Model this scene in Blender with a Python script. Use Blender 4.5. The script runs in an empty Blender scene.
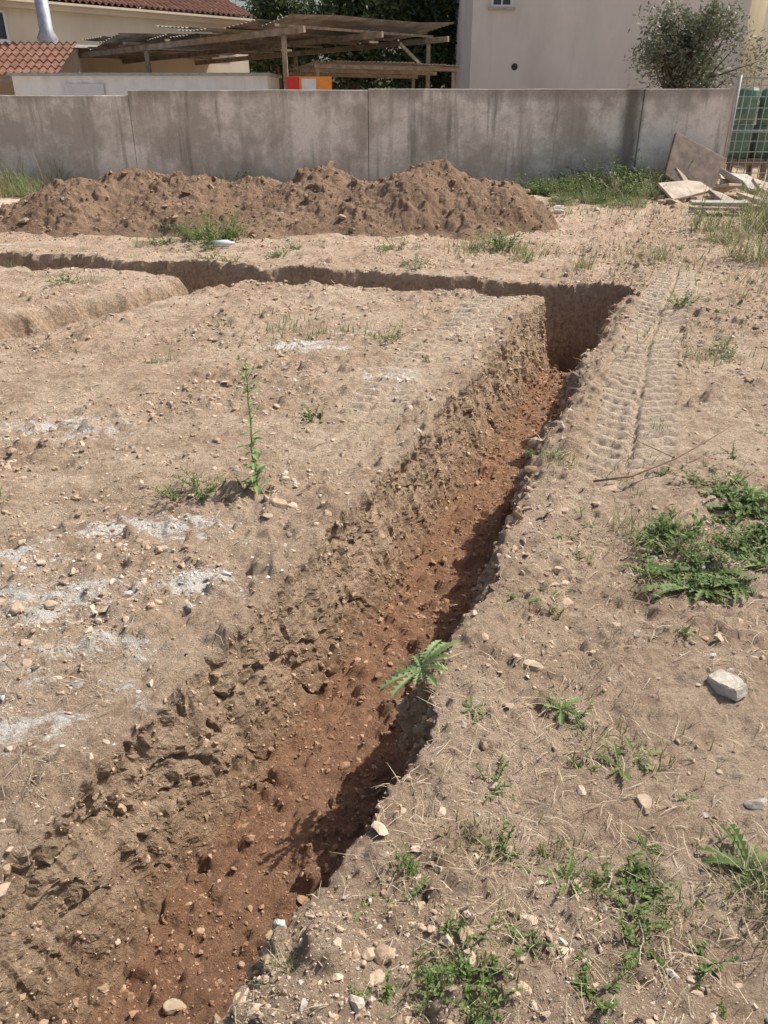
import bpy, bmesh, math, random
import numpy as np
from mathutils import Vector, Matrix
random.seed(7); rng=np.random.default_rng(11)
scene=bpy.context.scene
col=scene.collection
# ------------------------------------------------------------ noise
def hsh(ix,iy,iz,seed):
    h=ix*374761393+iy*668265263+iz*1442695041+seed*97471137
    h=(h^(h>>13))&0xffffffff
    h=(h*1274126177)&0xffffffff
    h=h^(h>>16)
    return (h&0xffffff)/16777215.0
def vn2(x,y,seed=0):
    xi=np.floor(x); yi=np.floor(y); fx=x-xi; fy=y-yi
    xi=xi.astype(np.int64); yi=yi.astype(np.int64)
    fx=fx*fx*(3-2*fx); fy=fy*fy*(3-2*fy)
    a=hsh(xi,yi,0,seed); b=hsh(xi+1,yi,0,seed); c=hsh(xi,yi+1,0,seed); d=hsh(xi+1,yi+1,0,seed)
    return (a*(1-fx)+b*fx)*(1-fy)+(c*(1-fx)+d*fx)*fy
def fbm(x,y,o=4,seed=0,g=.5):
    x=np.asarray(x,float); y=np.asarray(y,float)
    t=0;a=1;n=0
    for i in range(o):
        t=t+a*vn2(x*0.8+y*0.6+i*17.3,-x*0.6+y*0.8+i*9.1,seed+i); n+=a; a*=g; x=x*2.03; y=y*2.03
    return t/n
def clods(x,y,cell,prob,seed,rmin=.12,rmax=.46):
    """angular lumps: flat-topped polygons with a tilt"""
    x=np.asarray(x,float)/cell; y=np.asarray(y,float)/cell
    xi=np.floor(x).astype(np.int64); yi=np.floor(y).astype(np.int64)
    out=np.zeros_like(x)
    for dx in (-1,0,1):
        for dy in (-1,0,1):
            cx=xi+dx; cy=yi+dy
            px=cx+hsh(cx,cy,1,seed); py=cy+hsh(cx,cy,2,seed)
            r=rmin+(rmax-rmin)*hsh(cx,cy,3,seed)**2
            on=hsh(cx,cy,4,seed)<prob
            th=hsh(cx,cy,5,seed)*6.283; c=np.cos(th); s=np.sin(th)
            ax=x-px; ay=y-py
            u=ax*c+ay*s; v=(-ax*s+ay*c)*(1+.5*hsh(cx,cy,6,seed))
            d=np.maximum(np.maximum(np.abs(u),np.abs(v)),.72*(np.abs(u+v*.6)+.25*np.abs(v)))
            h=np.minimum(np.maximum(r-d,0)*2.0,r*.6+.35*u)
            out=np.maximum(out,np.maximum(h,0)*on)
    return out*cell
def sst(a,b,x):
    t=np.clip((x-a)/(b-a),0,1); return t*t*(3-2*t)
K=.385
def rimL(y): return -1.36+.045*(fbm(y*1.3,y*0+3,2,21)-.5)*2+.065*(fbm(y*5,y*0+5,5,22,.7)-.5)*2
def footL(y): return -1.19+.03*(fbm(y*1.7,y*0+3,3,25)-.5)*2
def rimR(y): return -.665+.10*(fbm(y*1.9,y*0+1,2,31)-.5)*2+.11*(fbm(y*6,y*0+9,5,32,.65)-.5)*2
def depthM(y): return .47+.02*np.clip(y,0,9)+.28*sst(6.9,7.9,y)
def yfar(x): return 8.60-.27*x+.16*(fbm(x*2.2,x*0,4,41,.6)-.5)
def crossmask(x,y):
    yf=yfar(x)+.20*(fbm(x*3.5,y*3.5,3,46,.5)-.5); yn=yf-.66+.30*(fbm(x*2.5,x*0+4,3,43,.5)-.5)
    f=sst(-.05,.10,yf-y)*sst(-.05,.16,y-yn)*sst(2.42,2.28,x+.1*(fbm(y*5,y*0,2,5)-.5))*sst(-14,-13,x)
    ax,ay,bx,by=-1.72,8.5,-5.4,3.4
    L=math.hypot(bx-ax,by-ay); ux,uy=(bx-ax)/L,(by-ay)/L
    al=(x-ax)*ux+(y-ay)*uy; pe=(x-ax)*(-uy)+(y-ay)*ux
    hw=.30+.2*(fbm(al*2.2,al*0,3,44,.5)-.5)+.24*(fbm(x*3,y*3,3,45,.5)-.5)
    f2=sst(-.06,.20,hw-np.abs(pe))*sst(0,.1,al)*sst(L,L-.2,al)
    return np.maximum(f,f2*.80)
def endE(x,y): return sst(-.02,.09,yfar(x)-y)*sst(-7,-6.8,y)
TR=[(-.20,3.3,8.9,2.3),(-1.82,4.0,7.9,1.7)]
def track(x,y):
    s=x-K*y; m=np.zeros_like(s); h=np.zeros_like(s)
    wob=.03*(fbm(x*4,y*4,3,67)-.5)
    for c,y0,y1,am in TR:
        q=np.abs(s-c+.03*np.sin(y*1.3)+wob)
        e=sst(.25,.20,q)*sst(y0-.7,y0+.9,y)*sst(y1+.3,y1-.5,y)*(.45+.55*sst(.3,.5,fbm(x*2.2,y*2.2,3,66)))
        ph=(y*1.07-q*.28+wob*.4)/.13
        lug=sst(-.35,.4,np.sin(ph*2*math.pi))*(1-.7*sst(.03,.01,q))
        m=np.maximum(m,e*min(am,1)); h=h+am*(e*(-.016+.024*lug))
    return m,h
def rough_mask(x,y):
    s=x-K*y
    dl=-1.38-s; dr=s+.63
    a=np.where(dl>-.3,np.exp(-np.maximum(dl,0)/.14),0)*.9
    b=np.where(dr>-.3,np.exp(-np.maximum(dr,0)/.60),0)
    c=sst(.38,.56,fbm(x*1.1,y*1.1,4,51))*.8
    return np.clip(np.maximum(np.maximum(a,b),c),.26,1)
def base_h(x,y,fine=True):
    nf=.35+.65*sst(3,8,y)
    h=(.10*(fbm(x*.35,y*.35,3,1)-.5)+.10*(fbm(x*1.6,y*1.6,3,2)-.5))*nf
    s=x-K*y
    h=h+.10*np.exp(-((s+.49)/.14)**2)*fbm(x*3,y*3,3,8)*sst(9,7,y)
    if fine:
        r=rough_mask(x,y); m,th=track(x,y); r=r*(1-.8*m)
        h=h+r*.105*(fbm(x*6,y*6,5,3,.62)-.5)+.034*(1-.7*m)*(fbm(x*14,y*14,5,4,.68)-.5)
        h=h+r*clods(x,y,.16,.6,61)*1.0+(r*.9+.2)*(1-m)*clods(x,y,.07,.65,62)*1.35+ (r*.8+.35)*(1-m)*clods(x,y,.033,.65,63)*1.25
        h=h+th
    return h
PT=[0,.10,.22,.56,.84,.92,1]; PF=[0,.03,.30,.76,.97,1,1]
RS=[-.07,-.04,-.01,.055]; RF=[1,.82,.24,0]
def wallprof(s,y):
    l=rimL(y)-.03; r=rimR(y); w=footL(y)+.03-l
    t=(s-l)/w
    f=np.interp(t,PT,PF)
    g=np.interp(s-r,RS,RF)
    return np.minimum(f,g)
def H(x,y):
    x=np.atleast_1d(np.asarray(x,float)); y=np.atleast_1d(np.asarray(y,float))
    f=wallprof(x-K*y,y)*endE(x,y)
    f=np.maximum(f,crossmask(x,y)*.9)
    return base_h(x,y)-depthM(y)*f, f
def Hz(x,y): return float(H(x,y)[0][0])
# ------------------------------------------------------------ mesh helpers
def mesh_arrays(name,V,F,mats=(),smooth=False):
    V=np.asarray(V,np.float32); F=np.asarray(F,np.int32); k=F.shape[1]
    me=bpy.data.meshes.new(name)
    me.vertices.add(len(V)); me.vertices.foreach_set('co',V.ravel())
    me.loops.add(F.size); me.loops.foreach_set('vertex_index',F.ravel())
    me.polygons.add(len(F)); me.polygons.foreach_set('loop_start',np.arange(0,F.size,k,dtype=np.int32))
    me.polygons.foreach_set('loop_total',np.full(len(F),k,np.int32))
    me.polygons.foreach_set('use_smooth',np.full(len(F),smooth) if isinstance(smooth,bool) else smooth)
    me.update(calc_edges=True)
    for m in mats: me.materials.append(m)
    return me
def add(name,me,label=None,cat=None,parent=None,kind=None,group=None,loc=None):
    o=bpy.data.objects.new(name,me); col.objects.link(o)
    if label:o['label']=label
    if cat:o['category']=cat
    if kind:o['kind']=kind
    if group:o['group']=group
    if parent:o.parent=parent
    if loc:o.location=loc
    return o
class MB:
    def __init__(s): s.v=[];s.f=[];s.m=[]
    def quadstrip(s,rows,mi=0):
        b=len(s.v)
        for r in rows:
            for p in r: s.v.append(tuple(p))
        n=len(rows[0])
        for i in range(len(rows)-1):
            for j in range(n-1):
                s.f.append((b+i*n+j,b+i*n+j+1,b+(i+1)*n+j+1,b+(i+1)*n+j)); s.m.append(mi)
    def box(s,x0,x1,y0,y1,z0,z1,mi=0,M=None):
        b=len(s.v)
        for z in (z0,z1):
            for (x,y) in ((x0,y0),(x1,y0),(x1,y1),(x0,y1)):
                p=Vector((x,y,z)); 
                if M is not None:p=M@p
                s.v.append(tuple(p))
        for f in ((0,3,2,1),(4,5,6,7),(0,1,5,4),(1,2,6,5),(2,3,7,6),(3,0,4,7)):
            s.f.append(tuple(b+i for i in f)); s.m.append(mi)
    def beam(s,p,q,w,h,mi=0):
        p=Vector(p);q=Vector(q);d=q-p;L=d.length;d.normalize()
        up=Vector((0,0,1)) if abs(d.z)<.95 else Vector((1,0,0))
        a=d.cross(up).normalized(); c=a.cross(d)
        M=Matrix(((a.x,c.x,d.x,p.x),(a.y,c.y,d.y,p.y),(a.z,c.z,d.z,p.z),(0,0,0,1)))
        s.box(-w/2,w/2,-h/2,h/2,0,L,mi,M)
    def tube(s,pts,rad,n=7,mi=0,cap=True):
        pts=[Vector(p) for p in pts]; b=len(s.v)
        for i,p in enumerate(pts):
            d=(pts[min(i+1,len(pts)-1)]-pts[max(i-1,0)]).normalized()
            up=Vector((0,0,1)) if abs(d.z)<.9 else Vector((1,0,0))
            a=d.cross(up).normalized(); c=a.cross(d)
            for j in range(n):
                t=2*math.pi*j/n
                s.v.append(tuple(p+(a*math.cos(t)+c*math.sin(t))*rad[i]))
        for i in range(len(pts)-1):
            for j in range(n):
                j2=(j+1)%n
                s.f.append((b+i*n+j,b+i*n+j2,b+(i+1)*n+j2,b+(i+1)*n+j)); s.m.append(mi)
        if cap:
            s.f.append(tuple(b+j for j in reversed(range(n)))); s.m.append(mi)
            e=b+(len(pts)-1)*n; s.f.append(tuple(e+j for j in range(n))); s.m.append(mi)
    def leaf(s,p,az,el,L,W,bend=.6,seg=4,shape='lance',mi=0,fold=.25):
        p=Vector(p); rows=[]; cur=p.copy(); e=el
        side=Vector((-math.sin(az),math.cos(az),0))
        for i in range(seg+1):
            t=i/seg
            if shape=='lance': w=W*math.sin(math.pi*(t*.93+.04))**.8
            elif shape=='blade': w=W*(1-t)**.7
            else: w=W*(.35+.65*math.sin(math.pi*t*.9+.1))*(1.0 if i%2 else .25)*(1.15 if i>seg*.5 else .8)
            if i==seg: w=W*.03
            dr=Vector((math.cos(az)*math.cos(e),math.sin(az)*math.cos(e),math.sin(e)))
            bk=dr*(-.35*w if (shape=='lobed' and i%2) else 0)
            rows.append([cur-side*w/2+Vector((0,0,fold*w))-bk*.6,cur,cur+side*w/2+Vector((0,0,fold*w))+bk])
            cur=cur+dr*(L/seg); e-=bend/seg
        s.quadstrip(rows,mi)
        return cur
    def mesh(s,name,mats,smooth=False):
        me=bpy.data.meshes.new(name); me.from_pydata(s.v,[],s.f)
        for m in mats: me.materials.append(m)
        me.polygons.foreach_set('material_index',s.m)
        me.polygons.foreach_set('use_smooth',[smooth]*len(s.f)); me.update()
        return me
# ------------------------------------------------------------ materials
class N:
    def __init__(s,name):
        s.mat=bpy.data.materials.new(name); s.mat.use_nodes=True
        s.t=s.mat.node_tree; s.t.nodes.clear()
        s.out=s.t.nodes.new('ShaderNodeOutputMaterial')
        s.b=s.t.nodes.new('ShaderNodeBsdfPrincipled'); s.t.links.new(s.b.outputs[0],s.out.inputs[0])
        s.b.inputs['Roughness'].default_value=.95
        s.b.inputs['Specular IOR Level'].default_value=.2
        s.tc=s.t.nodes.new('ShaderNodeNewGeometry')
    def n(s,k,**kw):
        o=s.t.nodes.new(k)
        for a,b in kw.items(): setattr(o,a,b)
        return o
    def L(s,a,b): s.t.links.new(a,b)
    def pos(s,sc=(1,1,1)):
        m=s.n('ShaderNodeMapping'); m.inputs['Scale'].default_value=sc; s.L(s.tc.outputs['Position'],m.inputs[0]); return m.outputs[0]
    def noise(s,scale,det=6,rough=.6,vec=None,dist=0):
        o=s.n('ShaderNodeTexNoise'); o.inputs['Scale'].default_value=scale; o.inputs['Detail'].default_value=det
        o.inputs['Roughness'].default_value=rough; o.inputs['Distortion'].default_value=dist
        s.L(vec if vec is not None else s.tc.outputs['Position'],o.inputs['Vector']); return o.outputs['Fac']
    def ramp(s,fac,stops):
        o=s.n('ShaderNodeValToRGB'); e=o.color_ramp.elements
        while len(e)<len(stops): e.new(.5)
        for i,(p,c) in enumerate(stops):
            e[i].position=p; e[i].color=(c,c,c,1) if not hasattr(c,'__len__') else (*c,1)
        s.L(fac,o.inputs[0]); return o.outputs[0]
    def mix(s,fac,a,b,mode='MIX'):
        o=s.n('ShaderNodeMix',data_type='RGBA',blend_type=mode)
        for sk,v in ((o.inputs[0],fac),(o.inputs[6],a),(o.inputs[7],b)):
            if isinstance(v,(int,float)): sk.default_value=v
            elif isinstance(v,tuple): sk.default_value=(*v,1)
            else: s.L(v,sk)
        return o.outputs[2]
    def math(s,op,a,b=0.0):
        o=s.n('ShaderNodeMath',operation=op)
        for sk,v in ((o.inputs[0],a),(o.inputs[1],b)):
            if isinstance(v,(int,float)): sk.default_value=v
            else: s.L(v,sk)
        return o.outputs[0]
    def attr(s,nm):
        o=s.n('ShaderNodeAttribute',attribute_name=nm); return o.outputs['Fac']
    def bump(s,h,dist=.01,strength=1):
        o=s.n('ShaderNodeBump'); o.inputs['Distance'].default_value=dist; o.inputs['Strength'].default_value=strength
        s.L(h,o.inputs['Height']); s.L(o.outputs[0],s.b.inputs['Normal'])
    def color(s,c):
        if isinstance(c,tuple): s.b.inputs['Base Color'].default_value=(*c,1)
        else: s.L(c,s.b.inputs['Base Color'])
def dirt_mat(name,ground=True):
    m=N(name)
    big=m.ramp(m.noise(.9,5),[(.35,0.0),(.65,1.0)])
    med=m.ramp(m.noise(6,8,.7),[(.3,0.0),(.7,1.0)])
    fine=m.noise(30,8,.78)
    c=m.mix(big,(.64,.485,.355),(.79,.64,.495))
    if ground:
        c=m.mix(m.ramp(m.noise(2.2,9,.78),[(.46,0.0),(.58,.85)]),c,(.47,.335,.235))
        c=m.mix(m.ramp(m.noise(7,8,.75),[(.52,0.0),(.61,.5)]),c,(.42,.30,.215))
        c=m.mix(m.math('MULTIPLY',m.attr('rough'),.5),c,(.53,.385,.275))
        c=m.mix(m.math('MULTIPLY',m.attr('track'),.65),c,(.79,.66,.52))
        n1=m.noise(7,12,.85,m.pos((.6,1.3,1)),.6)
        ck=m.math('MULTIPLY',m.ramp(m.math('ADD',n1,m.math('MULTIPLY',m.attr('chalk'),.21)),[(.615,0.0),(.665,1.0)]),m.ramp(m.attr('chalk'),[(.1,0.0),(.35,.95)]))
        c=m.mix(ck,c,(.92,.89,.84))
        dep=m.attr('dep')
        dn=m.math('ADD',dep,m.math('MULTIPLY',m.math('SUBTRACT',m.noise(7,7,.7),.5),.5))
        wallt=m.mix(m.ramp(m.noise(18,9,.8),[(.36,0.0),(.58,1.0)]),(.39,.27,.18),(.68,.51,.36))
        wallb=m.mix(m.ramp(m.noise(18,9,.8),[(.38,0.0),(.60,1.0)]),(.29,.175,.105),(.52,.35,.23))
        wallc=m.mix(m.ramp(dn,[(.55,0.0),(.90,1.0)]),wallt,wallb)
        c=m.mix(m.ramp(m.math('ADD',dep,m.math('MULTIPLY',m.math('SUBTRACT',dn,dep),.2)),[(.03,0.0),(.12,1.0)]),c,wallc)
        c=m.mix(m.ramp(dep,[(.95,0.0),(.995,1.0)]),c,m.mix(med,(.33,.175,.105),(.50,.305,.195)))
    else:
        c=m.mix(big,(.27,.175,.115),(.40,.275,.19))
    c=m.mix(.6,c,m.ramp(fine,[(.32,(.42,.39,.37)),(.6,(1.2,1.18,1.16))]),'MULTIPLY')
    c=m.mix(.5,c,m.ramp(m.noise(150,5,.75),[(.3,(.5,.47,.45)),(.65,(1.25,1.23,1.2))]),'MULTIPLY')
    vo=m.n('ShaderNodeTexVoronoi'); vo.inputs['Scale'].default_value=75; m.L(m.tc.outputs['Position'],vo.inputs['Vector'])
    speck=m.ramp(vo.outputs['Distance'],[(.12,1.0),(.24,0.0)])
    sel=m.ramp(m.noise(40,2),[(.55,0.0),(.6,1.0)])
    sp=m.math('MULTIPLY',speck,sel)
    if ground: sp=m.math('MULTIPLY',sp,m.ramp(m.attr('dep'),[(.2,1.0),(.6,.25)]))
    c=m.mix(m.math('MULTIPLY',sp,.5),c,(.74,.67,.59))
    m.color(c)
    hh=m.math('ADD',m.noise(42,9,.78),m.math('MULTIPLY',m.noise(200,5,.75),.25))
    hh=m.math('ADD',hh,m.math('MULTIPLY',speck,.15))
    m.bump(hh,.036,1.0)
    return m.mat
M_ground=dirt_mat('dry_soil'); M_mound=dirt_mat('heap_soil',False)
def pebble_mat(name,stops):
    m=N(name); r=m.ramp(m.tc.outputs['Random Per Island'],stops)
    c=m.mix(.6,r,m.ramp(m.noise(60,5,.7),[(.3,.55),(.7,1.25)]),'MULTIPLY'); m.color(c); m.bump(m.noise(150,5,.7),.004,.8); return m.mat
M_peb=pebble_mat('pebbles',[(0,(.42,.295,.205)),(.5,(.56,.42,.305)),(.88,(.66,.52,.40)),(.96,(.54,.49,.43)),(1,(.72,.66,.58))])
M_heap=pebble_mat('heap_lumps',[(0,(.22,.14,.09)),(.7,(.38,.265,.18)),(.97,(.47,.35,.26)),(1,(.6,.53,.45))])
M_walll=pebble_mat('wall_lumps',[(0,(.34,.23,.15)),(.7,(.52,.375,.26)),(.97,(.60,.46,.34)),(1,(.62,.56,.49))])
M_redpeb=pebble_mat('red_clods',[(0,(.29,.155,.09)),(.6,(.42,.255,.16)),(1,(.52,.35,.245))])
M_chalk=pebble_mat('chalk',[(0,(.66,.61,.55)),(1,(.86,.83,.78))])
def stone_mat(name,a,b):
    m=N(name); c=m.mix(m.ramp(m.noise(25,8,.7),[(.35,0.0),(.65,1.0)]),a,b); m.color(c); m.bump(m.noise(80,8,.7),.006,.9); return m.mat
M_s_tan=stone_mat('stone_tan',(.38,.28,.19),(.56,.44,.33)); M_s_grey=stone_mat('stone_grey',(.36,.31,.26),(.50,.45,.39)); M_s_white=stone_mat('stone_white',(.44,.37,.29),(.70,.64,.56))
def leaf_mat(name,a,b,c2,tr=.35):
    m=N(name)
    r=m.ramp(m.tc.outputs['Random Per Island'],[(0,a),(.6,b),(1,c2)])
    c=m.mix(.5,r,m.ramp(m.noise(12,3),[(.3,.6),(.7,1.3)]),'MULTIPLY')
    m.color(c); m.b.inputs['Roughness'].default_value=.55; m.b.inputs['Specular IOR Level'].default_value=.35
    t=m.n('ShaderNodeBsdfTranslucent'); m.L(c,t.inputs[0])
    mx=m.n('ShaderNodeMixShader'); mx.inputs[0].default_value=tr
    m.L(m.b.outputs[0],mx.inputs[1]); m.L(t.outputs[0],mx.inputs[2]); m.L(mx.outputs[0],m.out.inputs[0]); return m.mat
M_grass=leaf_mat('grass_blades',(.13,.18,.055),(.21,.26,.095),(.40,.36,.18))
M_weed=leaf_mat('weed_leaves',(.10,.165,.045),(.165,.24,.07),(.26,.32,.12))
M_thistle=leaf_mat('thistle_leaves',(.22,.31,.12),(.29,.38,.16),(.38,.45,.24))
M_dry=leaf_mat('dry_straw',(.38,.30,.19),(.54,.44,.30),(.68,.59,.44),.2)
M_olive=leaf_mat('olive_leaves',(.12,.13,.08),(.20,.21,.135),(.36,.38,.29),.25)
M_tree=leaf_mat('dark_tree_leaves',(.025,.045,.018),(.05,.08,.028),(.10,.14,.05),.25)
def plain(name,colr,rough=.7,spec=.3,var=.25,sc=8,metal=0):
    m=N(name); c=m.mix(1.0,colr,m.ramp(m.noise(sc,6,.6),[(.3,1-var),(.7,1+var*.4)]),'MULTIPLY'); m.color(c)
    m.b.inputs['Roughness'].default_value=rough; m.b.inputs['Specular IOR Level'].default_value=spec; m.b.inputs['Metallic'].default_value=metal
    m.bump(m.noise(sc*8,4),.003,.5); return m.mat
M_bark=plain('bark',(.13,.10,.075),var=.5,sc=20)
M_twig=plain('dry_twig',(.24,.15,.09),var=.4,sc=40)
# ------------------------------------------------------------ ground sheet
def grow(start,k,lim,cap=9e9):
    o=[0.0]
    while o[-1]<lim: o.append(o[-1]+min(cap,max(start,start+k*o[-1])))
    while o[-1]<220: o.append(o[-1]+ (o[-1]-o[-2])*1.3)
    return np.array(o)
dL=grow(.0085,.0045,9)[::-1]; dR=grow(.0075,.0045,9)
ys=[.55]
while ys[-1]<17.8:
    y=ys[-1]; ys.append(y+min(max(.0052,.0056*y),.020 if y<9.4 else .04))
while ys[-1]<260: ys.append(ys[-1]+(ys[-1]-ys[-2])*1.3)
pre=[.5]; st=.05
while pre[-1]>-150: pre.append(pre[-1]-st); st*=1.13
ys=np.array(pre[::-1]+ys)
wl=np.linspace(0,1,104)[1:]; wf=np.linspace(0,1,66)[1:-1]; wr=np.linspace(0,1,60)
Y=ys[:,None]
rl=rimL(Y)-.03; rr=rimR(Y); ft_=footL(Y)+.03
secL=rl-dL[None,:]
so=np.interp(wl,[0,.05,.18,.56,.84,.93,1],PT); fo=np.interp(so,PT,PF)
secW=rl+(ft_-rl)*so[None,:]
fl0=ft_; fl1=rr+RS[0]
secF=fl0+(fl1-fl0)*wf[None,:]
sr=np.interp(wr,[0,.18,.7,1],RS); fR=np.interp(sr,RS,RF)
secR=sr[None,:]+rr
secRR=rr+RS[-1]+dR[None,1:]
S=np.concatenate([secL,secW,secF,secR,secRR],1)
f=np.concatenate([np.zeros(len(dL)),fo,np.ones(len(wf)),fR,np.zeros(len(dR)-1)])[None,:]*np.ones_like(S)
isw=np.concatenate([np.zeros(len(dL)),np.sin(np.pi*wl),np.zeros(len(wf)),-np.sin(np.pi*wr),np.zeros(len(dR)-1)])[None,:]*np.ones_like(S)
YY=Y*np.ones_like(S); XX=S+K*YY
E=endE(XX,YY)
fm=f*E
cm=crossmask(XX,YY)*.9
ft=np.maximum(fm,cm)
Z=base_h(XX,YY)-depthM(YY)*ft
ce_=4*cm*(.9-cm)/.81
Z=Z+ce_*(.16*(fbm(XX*9,YY*9,4,111,.6)-.5)+clods(XX,YY,.1,.6,112)*1.2)
act=(np.abs(isw)>0.001)&(E>.05)&(YY<9.5)&(YY>-2)
a=np.where(act)
yy=YY[a]; zz=-.47*f[a]
cre=sst(.03,0,np.abs(fbm(yy*4,zz*5,3,77)-.5))
top=.45+.55*sst(-.32,-.1,zz)
scr=fbm(yy*16+zz*3,zz*1.8,3,79)-.5
d=.05*(fbm(yy*2.2,zz*3,3,71)-.5)+.075*(fbm(yy*6,zz*8,6,72,.66)-.5)+.04*scr*sst(-.05,-.15,zz)-.018*cre+top*(clods(yy,zz,.14,.45,73)*.5+clods(yy,zz,.065,.5,74)*.55)+clods(yy,zz,.03,.5,75)*.55-.022
amt=np.minimum(1,np.abs(isw[a])*3.0)*np.sign(isw[a])*d
XX[a]+=.93*amt; YY[a]+=-.36*amt
fl=(f>.985)
Z=Z+np.where(fl,.06*(fbm(XX*5,YY*5,5,81,.6)-.45)+clods(XX,YY,.09,.5,82)*.9+clods(XX,YY,.04,.6,83)*.9,0)*E
V=np.stack([XX,YY,Z],-1).reshape(-1,3)
nr,nc=S.shape
idx=np.arange(nr*nc).reshape(nr,nc)
F=np.stack([idx[:-1,:-1],idx[:-1,1:],idx[1:,1:],idx[1:,:-1]],-1).reshape(-1,4)
fmin=ft.ravel()[F].mean(1)
sm=~((fmin>.02)&(fmin<.97))
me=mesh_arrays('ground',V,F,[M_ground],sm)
def gattr(nm,arr):
    at=me.attributes.new(nm,'FLOAT','POINT'); at.data.foreach_set('value',arr.astype(np.float32).ravel())
CH=[(-1.02,2.98,.38,.12,1),(-.64,5.9,.42,.2,1),(-1.25,2.4,.4,.25,.75),(-1.1,1.75,.3,.2,.65),(-.75,2.55,.25,.12,.9),(-1.55,2.75,.3,.15,.85),(.05,5.1,.4,.25,.6),(1.4,1.7,.3,.25,.35),(1.0,1.35,.3,.2,.3),(2.6,4.6,.6,.8,.35),(-1.9,4.2,.8,.3,.6),(-5.5,10.6,1.6,.5,.5),(-1.0,2.1,.3,.12,.65),(-.8,1.9,.15,.1,.5),(-1.3,2.0,.4,.3,.5),(-.2,6.3,.3,.12,.8)]
def chalkm(x,y):
    c=np.zeros_like(x)
    for cx,cy,rx,ry,w in CH: c=np.maximum(c,w*np.exp(-((x-cx)/rx)**2-((y-cy)/ry)**2))
    return c
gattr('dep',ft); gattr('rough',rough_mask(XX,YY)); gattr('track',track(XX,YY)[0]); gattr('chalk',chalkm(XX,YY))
add('ground',me,kind='structure',label='dry pale soil ground cut by foundation trenches')
# ------------------------------------------------------------ mound
BL=[(-4.8,12.9,1.5,1.5,.64),(-4.0,13.1,1.5,1.6,.86),(-3.1,13.0,1.4,1.5,.72),(-2.0,13.1,1.3,1.5,.72),(-.9,12.9,1.3,1.6,.86),(-.1,12.7,1.1,1.5,.72),(.75,12.9,1.45,1.8,1.02),(1.5,12.7,1.1,1.4,.66),(-.3,11.9,1.2,.9,.34),(-3.0,12.0,1.6,.9,.40),(-1.7,11.9,1.1,.8,.26),(.9,11.9,.9,.9,.34)]
def mound_h(x,y):
    t=np.zeros_like(x)
    xx=x+.5*(fbm(x*1.1,y*1.1,4,91)-.5)*2; yy=y+.5*(fbm(x*.9,y*.9,4,92)-.5)*2
    for cx,cy,rx,ry,h in BL:
        q=1-(((xx-cx)/rx)**2+((yy-cy)/ry)**2+.01)**.66
        t=t+np.exp(np.minimum(10*h*q,20))
    t=np.log(t+1e-9)/10-.06
    h=np.where(t>-.12,t,-.12)-.03
    h=h+(.18*(fbm(x*2.3,y*2.3,5,93,.6)-.5)+.14*(fbm(x*7,y*7,5,94,.66)-.5)+clods(x,y,.3,.4,95)*.9+clods(x,y,.13,.5,96)*.9+clods(x,y,.06,.5,97)*.8)*sst(-.05,.12,h)
    return h
gx=np.linspace(-7.4,4.2,720); gy=np.linspace(10.4,15.6,320)
GX,GY=np.meshgrid(gx,gy); GZ=mound_h(GX,GY)
GZ=np.where(GZ<-.1,-.14,GZ)
ii=np.arange(GX.size).reshape(GX.shape)
Fm=np.stack([ii[:-1,:-1],ii[:-1,1:],ii[1:,1:],ii[1:,:-1]],-1).reshape(-1,4)
keep=(GZ.ravel()[Fm].max(1)>-.1)
add('dirt_mound',mesh_arrays('dirt_mound',np.stack([GX,GY,GZ],-1).reshape(-1,3),Fm[keep],[M_mound],True),'long lumpy heap of excavated brown soil before a wall','dirt mound')
# ------------------------------------------------------------ pebbles
def ico(sub):
    bm=bmesh.new(); bmesh.ops.create_icosphere(bm,subdivisions=sub,radius=1); 
    v=np.array([x.co[:] for x in bm.verts]); ff=np.array([[q.index for q in x.verts] for x in bm.faces]); bm.free(); return v,ff
def scatter(name,P,R,mat,sub,label,flat=.7):
    v0,f0=ico(sub); n=len(P)
    T=[]
    for _ in range(24):
        v=v0.copy()
        for __ in range(8):
            nr_=rng.normal(size=3); nr_/=np.linalg.norm(nr_); d0=rng.uniform(.3,.75)
            v=v-np.maximum(v@nr_-d0,0)[:,None]*nr_[None,:]
        T.append(v*1.2)
    T=np.array(T)[rng.integers(0,24,n)]
    q=rng.normal(size=(n,4)); q/=np.linalg.norm(q,axis=1)[:,None]
    w,x,y,z=q.T
    Rm=np.stack([1-2*(y*y+z*z),2*(x*y-z*w),2*(x*z+y*w),2*(x*y+z*w),1-2*(x*x+z*z),2*(y*z-x*w),2*(x*z-y*w),2*(y*z+x*w),1-2*(x*x+y*y)],-1).reshape(n,3,3)
    sc=rng.uniform(.6,1.25,(n,3))
    vv=T*sc[:,None,:]*(1+rng.normal(0,.06,(n,len(v0),1)))
    vv=np.einsum('nij,nkj->nki',Rm,vv)*R[:,None,None]
    vv[:,:,2]*=flat
    vv+=P[:,None,:]
    FF=(f0[None]+np.arange(n)[:,None,None]*len(v0)).reshape(-1,3)
    return add(name,mesh_arrays(name,vv.reshape(-1,3),FF,[mat],False),label,kind='stuff')
n=80000
py=.6*np.exp(rng.random(n)*math.log(22)); pxx=rng.uniform(-1,1,n)*(.7+.6*py)
hz,ff_=H(pxx,py)
rm=rough_mask(pxx,py); tm=track(pxx,py)[0]
patch=.35+1.3*sst(.42,.62,fbm(pxx*2.2,py*2.2,3,210))
k=((ff_<.02)|(ff_>.985))&(rng.random(n)<(.08+.6*rm+.35*(ff_>.9))*patch*(1-.85*tm))&~((py>10.7)&(mound_h(pxx,py)>0))
pxx,py,hz,ff_=pxx[k],py[k],hz[k],ff_[k]
R=(.0013+.0009*py)*(1-rng.random(len(py))*.997)**(-.42); R=np.minimum(R,.023)
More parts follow.
